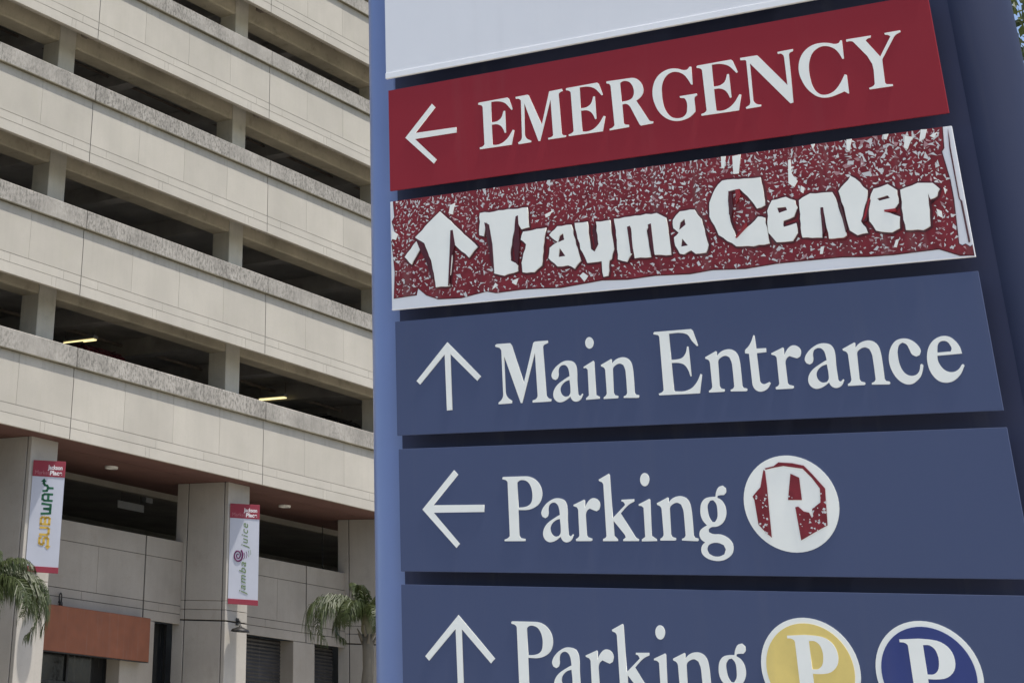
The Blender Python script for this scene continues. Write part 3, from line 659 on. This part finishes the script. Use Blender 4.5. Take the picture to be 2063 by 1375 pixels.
# heavy block lettering, reading upwards (traced as strokes: x along the word, z up the letter)
def strokes(name, paths, w, mat, h=0.003):
    mb = MB()
    for p in paths:
        for (a, b) in zip(p[:-1], p[1:]):
            a = Vector((a[0], a[1])); b = Vector((b[0], b[1])); d = (b - a).normalized(); n = Vector((-d.y, d.x)) * w / 2
            a2 = a - d * w * 0.35; b2 = b + d * w * 0.35
            q = [a2 + n, b2 + n, b2 - n, a2 - n]
            mb.add([(e.x, 0, e.y) for e in q] + [(e.x, h, e.y) for e in q], [(3, 2, 1, 0), (0, 1, 5, 4), (1, 2, 6, 5), (2, 3, 7, 6), (3, 0, 4, 7)])
    return mb.mesh(name, mat)
W_ = 0.23
L_ = {
 'S': ([[(0.20, 0.18), (0.17, 0.21), (0.05, 0.21), (0.02, 0.18), (0.02, 0.14), (0.05, 0.115), (0.16, 0.115), (0.19, 0.09), (0.19, 0.05), (0.16, 0.02), (-0.02, 0.02)]], [(-0.10, 0.02, -1)], 'print_yellow', 0.24),
 'U': ([[(0.02, 0.21), (0.02, 0.05), (0.05, 0.02), (0.16, 0.02), (0.19, 0.05), (0.19, 0.21)]], [], 'print_yellow', 0.255),
 'B': ([[(0.02, 0.115), (0.16, 0.115), (0.19, 0.14), (0.19, 0.19), (0.16, 0.21), (0.02, 0.21), (0.02, 0.02), (0.16, 0.02), (0.19, 0.05), (0.19, 0.09), (0.16, 0.115)]], [], 'print_yellow', 0.255),
 'W': ([[(0.02, 0.21), (0.04, 0.02), (0.13, 0.02), (0.145, 0.16), (0.16, 0.02), (0.25, 0.02), (0.27, 0.21)]], [], 'print_green', 0.33),
 'A': ([[(0.02, 0.0), (0.02, 0.17), (0.05, 0.21), (0.15, 0.21), (0.18, 0.17), (0.18, 0.0)], [(0.02, 0.085), (0.18, 0.085)]], [], 'print_green', 0.235),
 'Y': ([[(0.02, 0.21), (0.03, 0.13), (0.10, 0.10), (0.10, 0.0)], [(0.10, 0.10), (0.16, 0.13), (0.17, 0.18), (0.21, 0.21), (0.27, 0.21)]], [(0.34, 0.21, 1)], 'print_green', 0.30),
}
adv = 0.545; SK = 0.83
for ch in 'SUBWAY':
    paths, arrows, mt, step = L_[ch]
    me = strokes('lettering', paths, 0.054, M[mt]); me.transform(Matrix.Diagonal((SK, 1, 1.0, 1)))
    ob_ = put('lettering', me, BW * 0.66, adv, True)
    for (ax, az, sgn) in arrows:
        am = mesh_of('arrow_head', [(ax, 0, az), (ax - 0.09 * sgn, 0, az + 0.065), (ax - 0.09 * sgn, 0, az - 0.065), (ax, 0.003, az), (ax - 0.09 * sgn, 0.003, az + 0.065), (ax - 0.09 * sgn, 0.003, az - 0.065)], [(0, 1, 2), (3, 5, 4), (0, 3, 4, 1), (1, 4, 5, 2), (2, 5, 3, 0)], M[mt])
        am.transform(Matrix.Diagonal((SK, 1, 1.0, 1)))
        put('arrow_head', am, BW * 0.66, adv, True)
    adv += step * SK
put2('lettering', fit_text('jamba', 0.74, 0.235, M['print_lime'], 0.001, 1.2, 0.28), BW * 0.58, 0.22, True)
put2('lettering', fit_text('juice', 0.58, 0.235, M['print_lime'], 0.001, 1.2, 0.28), BW * 0.62, 1.27, True)
sw = MB()
cx_, cz_ = BW * 0.30, 1.10
pts = []
for k in range(46):
    a = k / 45 * 4.3 * math.pi / 1.05
    r = 0.016 + 0.125 * (k / 45)
    pts.append((cx_ + r * 0.86 * math.cos(a + 0.6), -0.0075, cz_ + r * 1.12 * math.sin(a + 0.6)))
sw.tube(pts, [0.010 + 0.013 * k / 45 for k in range(46)], 6)
link('swirl', sw.mesh('swirl', M['print_purple']), b2)
for k, (rx, mt) in enumerate(((0.17, 'print_purple'), (0.22, 'print_purple'), (0.27, 'print_lime'), (0.31, 'print_lime'))):
    ar = [(cx_ + rx * math.cos(t), -0.0075, cz_ + 0.02 * k + rx * 0.75 * math.sin(t)) for t in [R(-38 + 10 * k) + (R(70 - 14 * k)) * q / 8 for q in range(9)]]
    link('swirl_line', MB().tube(ar, 0.008 - 0.001 * k, 6).mesh('swirl_line', M[mt]), b2)

# ---- parked vehicles on the lowest deck
def car(u, y, z, mat, name, label):
    o = empty(name, g_world(u, y, z), G_RZ)      # rear towards the parapet
    tag(o, label, 'car')
    w, l = 0.88, 4.6
    prof = [(0.0, 0.45), (0.02, 0.95), (0.10, 1.10), (0.22, 1.70), (0.40, 1.86), (2.30, 1.88), (2.75, 1.72), (3.35, 1.12), (4.40, 0.98), (4.58, 0.75), (4.6, 0.4)]
    n = len(prof); v = []; f = []
    def hw(zz): return w if zz <= 1.1 else w - (zz - 1.1) * 0.24
    for s in (-1, 1):
        v += [(s * hw(zz), yy, zz) for yy, zz in prof]
    f.append(tuple(range(n))); f.append(tuple(range(2 * n - 1, n - 1, -1)))
    for i in range(n):
        k = (i + 1) % n; f.append((i, n + i, n + k, k))
    me = mesh_of('body', v, f, mat)
    bo = link('body', me, o); md = bo.modifiers.new('bevel', 'BEVEL'); md.width = 0.05; md.segments = 2
    MB().add([(-0.66, 0.155, 1.22), (0.66, 0.155, 1.22), (0.60, 0.226, 1.64), (-0.60, 0.226, 1.64)], [(0, 1, 2, 3)]) or None
    rw = MB(); rw.add([(-0.66, 0.110, 1.20), (0.66, 0.110, 1.20), (0.60, 0.200, 1.66), (-0.60, 0.200, 1.66)], [(0, 1, 2, 3)]); rw.build('rear_window', M['glass'], o)
    for s in (-1, 1):
        sw_ = MB(); sw_.add([(s * (w - 0.005), 0.45, 1.20), (s * (w - 0.005), 2.9, 1.20), (s * (w - 0.125), 2.5, 1.70), (s * (w - 0.125), 0.55, 1.70)], [(0, 1, 2, 3)]); sw_.build('side_window', M['glass'], o)
        MB().box(s * 0.80 - 0.07, s * 0.80 + 0.07, -0.015, 0.06, 0.95, 1.28, 0.01).build('tail_light', M['tail'], o)
        MB().tube([(s * 0.62, 0.5, 1.91), (s * 0.62, 2.3, 1.92)], 0.018, 6).build('roof_rail', M['chrome'], o)
        for yy in (0.95, 3.7):
            MB().tube([(s * 0.70, yy, 0.34), (s * 0.91, yy, 0.34)], 0.34, 20).build('wheel', M['rubber'], o)
    return o
DECK = Z0 + 1.05
car(3.60, 2.20, DECK, M['maroon'], 'parked_car', 'dark maroon car roof showing above the lowest parapet, beside the left lit tube')
car(14.1, 2.20, DECK, M['black_car'], 'parked_car', 'black car roof showing above the lowest parapet, next to the blue sign pylon')

# ------------------------------------------------------------------ palms
def palm(x, y, h, label, seed, specs, flen=1.7):
    rg = random.Random(seed)
    o = empty('palm_tree', (x, y, 0.1))
    tag(o, label, 'palm tree', 'palms in front of the garage')
    pts = [(0.05 * math.sin(k * 0.9), 0.04 * math.sin(k * 0.7 + 1), h * k / 10) for k in range(11)]
    MB().tube(pts, [0.17 - 0.055 * k / 10 + (0.012 if k % 2 else 0) for k in range(11)], 12).build('trunk', M['palm_trunk'], o, True)
    tx, ty, tz = pts[-1]
    MB().lathe([(0.10, -0.05), (0.14, 0.08), (0.12, 0.30), (0.07, 0.55), (0.02, 0.62)], 12, (tx, ty, tz)).build('crownshaft', M['crownshaft'], o, True)
    bs = MB()
    for k in range(9):        # dry leaf bases round the top of the trunk
        a = k * 2.4; bs.tube([(tx + 0.10 * math.cos(a), ty + 0.10 * math.sin(a), tz - 0.25 + 0.03 * k), (tx + 0.24 * math.cos(a), ty + 0.24 * math.sin(a), tz - 0.02 + 0.03 * k)], [0.045, 0.012], 5)
    bs.build('leaf_base', M['palm_trunk'], o)
    for (az, el, ln, droop) in specs:
        mb = MB(); L = flen * ln
        d = Vector((math.cos(az), math.sin(az), 0)); side = Vector((-math.sin(az), math.cos(az), 0))
        p0 = Vector((tx, ty, tz + 0.35)); rp = []
        n = 16
        pos = p0.copy(); ang = el
        for i in range(n + 1):
            rp.append(pos.copy()); pos = pos + (d * math.cos(ang) + Vector((0, 0, math.sin(ang)))) * (L / n); ang -= droop / n * (0.5 + 1.3 * i / n)
        mb.tube(rp, [0.022 * (1 - 0.85 * i / n) + 0.003 for i in range(n + 1)], 5)
        m_ = 92
        for i in range(6, m_ + 1):
            t = i / m_; q = t * n; a = min(int(q), n - 1); c = rp[a].lerp(rp[a + 1], q - a); tg = (rp[a + 1] - rp[a]).normalized()
            ll = L * (0.30 * math.sin(math.pi * (0.12 + 0.80 * t)) + 0.06) * rg.uniform(0.85, 1.15)
            for s in (-1, 1):
                hang = 0.55 + 0.5 * rg.random()
                d1 = (side * s * rg.uniform(0.55, 1.0) + tg * rg.uniform(0.25, 0.6) + Vector((0, 0, rg.uniform(-0.15, 0.3)))).normalized()
                d2 = (d1 * 0.55 + tg * 0.15 + Vector((0, 0, -hang))).normalized()
                d3 = (d1 * 0.15 + Vector((rg.uniform(-0.1, 0.1), rg.uniform(-0.1, 0.1), -1))).normalized()
                a0 = c; a1 = c + d1 * ll * 0.30; a2 = a1 + d2 * ll * 0.35; a3 = a2 + d3 * ll * 0.40
                wv = tg * 0.0105 * rg.uniform(0.7, 1.2); wv2 = wv * 0.9
                mb.add([a0 - wv * .6, a0 + wv * .6, a1 + wv, a1 - wv, a2 + wv2, a2 - wv2, a3], [(0, 1, 2, 3), (3, 2, 4, 5), (5, 4, 6)])
        mb.build('frond', M['palm'], o)
    return o

# ------------------------------------------------------------------ the wayfinding sign
sign = empty('wayfinding_sign', S_POS, S_RZ)
tag(sign, 'tall blue hospital direction sign with stacked white, red and blue panels', 'sign')
SC0, SC1, SR, SYC = -0.063, 2.255, 0.15, 0.24
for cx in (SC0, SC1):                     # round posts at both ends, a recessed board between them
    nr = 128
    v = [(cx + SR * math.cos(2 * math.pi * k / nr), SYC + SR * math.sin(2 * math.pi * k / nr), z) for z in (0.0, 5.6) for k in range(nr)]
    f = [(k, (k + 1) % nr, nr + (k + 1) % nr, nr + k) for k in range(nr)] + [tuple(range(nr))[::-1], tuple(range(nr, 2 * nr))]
    link('post', mesh_of('post', v, f, M['pylon' if cx == SC0 else 'navy']), sign)['label'] = 'round post at the left end, its light painted in as pale blue' if cx == SC0 else 'round post at the right end, its shade painted in as dark navy'
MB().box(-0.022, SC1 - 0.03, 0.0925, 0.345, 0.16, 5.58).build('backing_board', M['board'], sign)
MB().box(SC0 - 0.30, SC1 + 0.30, -0.10, 0.50, -0.3, 0.16, 0.02).build('footing', M['kerb'], sign)

def sign_panel(name, x0, x1, z0, z1, mat, label):
    q = link('sign_panel', MB().box(x0, x1, 0.0, 0.008, z0, z1, 0.001).mesh('sign_panel', mat), sign)
    q['label'] = label
    for sx in (0.25, 0.75):
        MB().box(x0 + (x1 - x0) * sx - 0.03, x0 + (x1 - x0) * sx + 0.03, 0.0085, 0.0930, z0 + 0.12, z1 - 0.12).build('standoff', M['dark_metal'], q)
    return q
P_TOP = sign_panel('top', -0.018, 2.18, 4.206, 5.45, M['white'], 'blank white panel at the top of the sign')
P_EM = sign_panel('em', -0.008, 2.181, 3.6955, 4.150, M['red'], 'dark red panel reading EMERGENCY')
P_TR = sign_panel('tr', -0.008, 2.181, 3.1935, 3.6475, M['white'], 'peeling red and white panel reading Trauma Center')
P_MA = sign_panel('ma', 0.005, 2.180, 2.6905, 3.140, M['blue'], 'blue panel reading Main Entrance')
P_P1 = sign_panel('p1', 0.010, 2.180, 2.189, 2.6385, M['blue'], 'blue panel reading Parking with a red P disc')
P_P2 = sign_panel('p2', 0.010, 2.180, 1.690, 2.1425, M['blue'], 'blue panel reading Parking with yellow and blue P discs')
MB().box(-0.0185, 2.1805, -0.005, -0.0005, 4.2065, 4.232, 0.001).build('lit_edge_strip', M['lit_edge'], P_TOP)  # pale strip stands in for light caught on the lower edge
MB().box(-0.0085, 2.1815, -0.0015, 0.008, 3.188, 3.1935, 0.001).build('lit_edge_strip', M['lit_edge'], P_TR)
link('print_mark', plate_mesh('print_mark', [[(0.555, 4.645), (0.575, 4.625), (0.598, 4.628), (0.612, 4.66), (0.605, 4.70), (0.585, 4.70), (0.588, 4.66), (0.575, 4.648)]], -0.002, 0.002, M['grey_mark']), P_TOP)

_gl = {}
def glyph(n):
    if n not in _gl: _gl[n] = plate_mesh('arrow' if n.startswith('arrow') else 'letter', [dec(c) for c in GLYPHS[n]], -0.003, 0.003, M['letter'], not n.startswith('arrow'))
    return _gl[n]
def write(panel, items, ds=0.0, dz=0.0):
    for n, a, b in items:
        link('arrow' if n.startswith('arrow') else 'letter', glyph(n), panel, (a + ds, 0, b + dz))
write(P_EM, PLACED['emergency'])
write(P_MA, PLACED['main'])
write(P_P1, PLACED['parking'])
write(P_P2, [q for q in PLACED['parking'] if not q[0].startswith('arrow')], 0.009, -0.4985)
write(P_P2, [('arrowU', 0.009, -1.0)])

def circle(cx, cz, r, n=56): return [(cx + r * math.cos(2 * math.pi * k / n), cz + r * math.sin(2 * math.pi * k / n)) for k in range(n)]
link('disc', plate_mesh('disc', [circle(1.487, 2.417, 0.1545)], -0.003, 0.003, M['letter'], False), P_P1)
for k in 'ABC':
    link('disc_print', plate_mesh('disc_print', [dec(RED_P[k])], -0.005, 0.0015, M['worn_red'], False), P_P1)
def inside(p, lp):
    x, z = p; c = False; n = len(lp)
    for i in range(n):
        (x0, z0), (x1, z1) = lp[i], lp[i - 1]
        if (z0 > z) != (z1 > z) and x < (x1 - x0) * (z - z0) / (z1 - z0) + x0: c = not c
    return c
sp = random.Random(5); mb = MB()
for k in range(150):
    x, z = 1.487 + sp.uniform(-0.13, 0.13), 2.417 + sp.uniform(-0.10, 0.03)
    if not any(inside((x, z), dec(RED_P[q])) for q in 'ABC'): continue
    m = sp.randint(3, 4); a0 = sp.random() * 6; s = sp.uniform(0.002, 0.0065)
    mb.add([(x + s * math.cos(a0 + 2 * math.pi * i / m) * sp.uniform(0.5, 1.2), -0.0055, z + s * math.sin(a0 + 2 * math.pi * i / m) * sp.uniform(0.5, 1.2)) for i in range(m)], [tuple(range(m))[::-1]])
tag(mb.build('paint_chips', M['chip'], P_P1), kind='stuff')
BOLD_P = [[(0.0, 0.19), (0.085, 0.193), (0.12, 0.186), (0.142, 0.168), (0.152, 0.138), (0.146, 0.108), (0.124, 0.087), (0.09, 0.080), (0.067, 0.080), (0.067, 0.018), (0.075, 0.011), (0.094, 0.009), (0.094, 0.0), (0.0, 0.0), (0.0, 0.009), (0.016, 0.011), (0.023, 0.018), (0.023, 0.172), (0.016, 0.180), (0.0, 0.182)],
          [(0.067, 0.176), (0.085, 0.176), (0.098, 0.167), (0.105, 0.150), (0.105, 0.124), (0.098, 0.104), (0.085, 0.094), (0.067, 0.093)]]
for cx, mt, px in ((1.484, 'yellow', 1.425), (1.838, 'blue_disc', 1.768)):
    link('disc', plate_mesh('disc', [circle(cx, 1.910, 0.1535)], -0.003, 0.003, M['letter'], False), P_P2)
    link('disc_print', plate_mesh('disc_print', [circle(cx, 1.910, 0.1365)], -0.0045, 0.0015, M[mt], False), P_P2)
    link('letter', plate_mesh('letter', [[(px + x, 1.818 + z) for x, z in lp] for lp in BOLD_P], -0.006, 0.0015, M['letter']), P_P2)

def grow(lp, d):
    out = []; n = len(lp)
    area = sum(lp[i][0] * lp[(i + 1) % n][1] - lp[(i + 1) % n][0] * lp[i][1] for i in range(n))
    sg = 1 if area > 0 else -1
    for i in range(n):
        a, b, c = Vector(lp[i - 1]), Vector(lp[i]), Vector(lp[(i + 1) % n])
        e1 = (b - a).normalized(); e2 = (c - b).normalized()
        nn = Vector((e1.y + e2.y, -e1.x - e2.x))
        if nn.length < 0.3: out.append(b); continue
        nn.normalize(); out.append(b + nn * d * sg)
    return [(q.x, q.y) for q in out]
RED_LOOP = dec(RED_SHEET)
RED_LOOP = [(-0.004 + 0.012, 3.6472)] + RED_LOOP[1:-1] + [(RED_LOOP[-1][0], 3.6472)]
# ---- the peeling panel: red film over white, worn letters standing proud, flakes
link('red_film', plate_mesh('red_film', [RED_LOOP], -0.003, 0.0028, M['worn_red'], False), P_TR)
link('film_edge', plate_mesh('film_edge', [[(x, min(z, 3.6470)) for x, z in grow(RED_LOOP, 0.0035)]], -0.0015, 0.0012, M['dark_red'], False), P_TR)
link('film_seam', plate_mesh('film_seam', [dec(RED_SEAM)], -0.003, 0.0028, M['dark_red'], False), P_TR)
rw = random.Random(11)
worn = {}
for n, t in WORN.items():
    lp = dec(t); fine = []
    for i in range(len(lp)):          # ragged torn edges
        a, b = Vector(lp[i]), Vector(lp[(i + 1) % len(lp)])
        fine.append((a.x, a.y)); L = (b - a).length; m = int(L / 0.022)
        nn = Vector((-(b - a).y, (b - a).x)).normalized() if L > 1e-6 else Vector((0, 0))
        for k in range(1, m + 1):
            q = a.lerp(b, k / (m + 1)) + nn * rw.uniform(-0.0022, 0.0022); fine.append((q.x, q.y))
    worn[n] = fine
    holes = [dec(WORN_HOLES[h]) for h in (n, n + '_') if h in WORN_HOLES]
    link('letter_edge', plate_mesh('letter_edge', [grow(fine, 0.0072)], -0.0055, 0.003, M['dark_red'], False), P_TR)
    link('arrow' if n.startswith('arrow') else 'letter', plate_mesh('letter', [fine] + holes, -0.011, 0.007, M['letter'], False), P_TR)
for t in RED_CRACKS:
    link('crack', plate_mesh('crack', [dec(t)], -0.0120, 0.008, M['dark_red'], False), P_TR)

for t in BRIGHT:
    link('crack', plate_mesh('crack', [dec(t)], -0.0125, 0.008, M['bright_red'], False), P_TR)
for t in FLAKES:
    link('flake', plate_mesh('flake', [[(x, min(z, 3.6470)) for x, z in dec(t)]], -0.0070, 0.003, M['letter'], False), P_TR)

guard = [grow(lp, 0.011) for lp in worn.values()]
sheet_lp = grow(RED_LOOP, -0.003)
mb = MB(); mb2 = MB(); CELL = 0.0136
for iz in range(int(0.452 / CELL)):
    for ix in range(int(2.17 / CELL)):
        x = (ix + 0.5 * (iz % 2) + rw.uniform(-0.1, 1.1)) * CELL; z = 3.197 + (iz + rw.uniform(-0.1, 1.1)) * CELL
        hi = (z - 3.2) / 0.445
        if rw.random() > 0.60 + 0.40 * hi or z > 3.645: continue
        if not inside((x, z), sheet_lp) or any(inside((x, z), g) for g in guard): continue
        s = rw.choice((0.0045, 0.0055, 0.0066, 0.0080, 0.0096)) * rw.uniform(0.75, 1.2)
        st = rw.uniform(0.30, 0.70); tl = rw.uniform(0, 3.14)
        if hi > 0.94 and rw.random() < 0.6: s *= 1.5; tl = rw.gauss(1.6, 0.25); st *= 0.7
        if x > 1.80 and hi > 0.70 and rw.random() < 0.3: s *= 1.7
        m = rw.choice((3, 3, 3, 4)); a0 = rw.random() * 6.28
        pts = []
        for i in range(m):
            a = a0 + 2 * math.pi * i / m + rw.uniform(-0.4, 0.4); r = s * rw.uniform(0.7, 1.5)
            px, pz = r * math.cos(a), r * math.sin(a) * st
            pts.append((x + px * math.cos(tl) - pz * math.sin(tl), -0.0045 - rw.uniform(0, 0.0012), min(z + px * math.sin(tl) + pz * math.cos(tl), 3.6472)))
        (mb2 if rw.random() < 0.33 else mb).add(pts, [tuple(range(m))[::-1]])
tag(mb.build('paint_chips', M['chip'], P_TR), kind='stuff')
tag(mb2.build('paint_chips', M['pink_chip'], P_TR), kind='stuff')
# ------------------------------------------------------------------ palms placed
def g_xy(u, d): q = g_world(u, -d, 0); return q[0], q[1]
x, y = g_xy(7.80, 2.5)
# frond directions are compass angles in the world; the camera looks along +y
palm(x, y, 3.72, 'queen palm beside the blue sign pylon, fronds drooping to the left', 21,
     [(R(180), R(46), 1.22, 2.9), (R(196), R(40), 1.15, 3.0), (R(165), R(58), 0.80, 2.4), (R(120), R(80), 0.55, 1.0), (R(230), R(50), 0.85, 2.9), (R(275), R(45), 0.8, 3.0),
      (R(310), R(55), 0.9, 2.7), (R(350), R(40), 1.0, 2.8), (R(20), R(60), 0.9, 2.4), (R(60), R(50), 0.9, 2.6), (R(150), R(30), 0.75, 3.2), (R(245), R(75), 0.6, 1.4), (R(0), R(75), 0.7, 1.6)], 1.75)
x, y = g_xy(-4.6, 2.5)
palm(x, y, 3.05, 'queen palm at the left edge, fronds hanging over the left column', 22,
     [(R(0), R(38), 1.05, 2.7), (R(-14), R(30), 1.0, 2.9), (R(16), R(50), 1.0, 2.5), (R(40), R(60), 0.9, 2.2), (R(-40), R(45), 0.95, 2.9), (R(-80), R(40), 0.9, 3.0),
      (R(-120), R(50), 0.9, 2.7), (R(-160), R(45), 1.0, 2.8), (R(160), R(55), 0.9, 2.4), (R(110), R(50), 0.9, 2.6), (R(75), R(78), 0.7, 1.3), (R(-20), R(72), 0.75, 1.9)], 1.75)

# ------------------------------------------------------------------ tree behind the sign
def leafy_tree(x, y, h, rad, label, seed, dens=20):
    rg = random.Random(seed)
    o = empty('leafy_tree', (x, y, -0.02))
    tag(o, label, 'tree')
    tr = MB(); tips = []
    tr.tube([(0, 0, 0), (0.05, 0.03, h * 0.2), (-0.04, 0.06, h * 0.42), (0.02, 0.0, h * 0.55)], [0.24, 0.19, 0.16, 0.12], 12)
    lm = MB()
    for k in range(22):
        a = k * 2.399 + rg.uniform(-0.3, 0.3); z0 = h * rg.uniform(0.36, 0.55); el = rg.uniform(0.02, 1.1); L = rad * rg.uniform(0.75, 1.1)
        p = Vector((0, 0, z0)); pts = [p.copy()]; d = Vector((math.cos(a) * math.cos(el), math.sin(a) * math.cos(el), math.sin(el)))
        for i in range(6):
            d = (d + Vector((rg.uniform(-.18, .18), rg.uniform(-.18, .18), rg.uniform(-.1, .14)))).normalized(); p = p + d * L / 6; pts.append(p.copy())
            if i > 0:
                for q in range(3):
                    e = (d + Vector((rg.uniform(-1, 1), rg.uniform(-1, 1), rg.uniform(-.5, .8)))).normalized(); t1 = p + e * rg.uniform(0.35, 0.9)
                    lm.tube([p, p.lerp(t1, .5) + Vector((0, 0, .04)), t1], [0.022, 0.014, 0.006], 5, False); tips.append(t1); tips.append(p.lerp(t1, .55))
        tips.append(p); lm.tube(pts, [0.085 * (1 - i / 7.5) for i in range(7)], 7)
    tr.build('trunk', M['bark'], o, True)
    lm.build('limb', M['bark'], o, True)
    lv = MB()
    for t in tips:
        for q in range(dens):
            c = t + Vector((rg.gauss(0, .23), rg.gauss(0, .23), rg.gauss(0, .19)))
            n = Vector((rg.uniform(-1, 1), rg.uniform(-1, 1), rg.uniform(-.4, 1))).normalized(); a = n.orthogonal().normalized()
            a.rotate(Matrix.Rotation(rg.uniform(0, 6.28), 3, n)); b = n.cross(a); s = rg.uniform(0.04, 0.075)
            lv.add([c - a * s, c + b * s * .42 + n * s * .12, c + a * s * 1.1, c - b * s * .42 + n * s * .12], [(0, 1, 2, 3)])
    lv.build('crown', M['leaf'], o)
leafy_tree(7.4, 10.6, 10.5, 4.0, 'leafy green tree spreading past the right edge of the blue sign', 63)
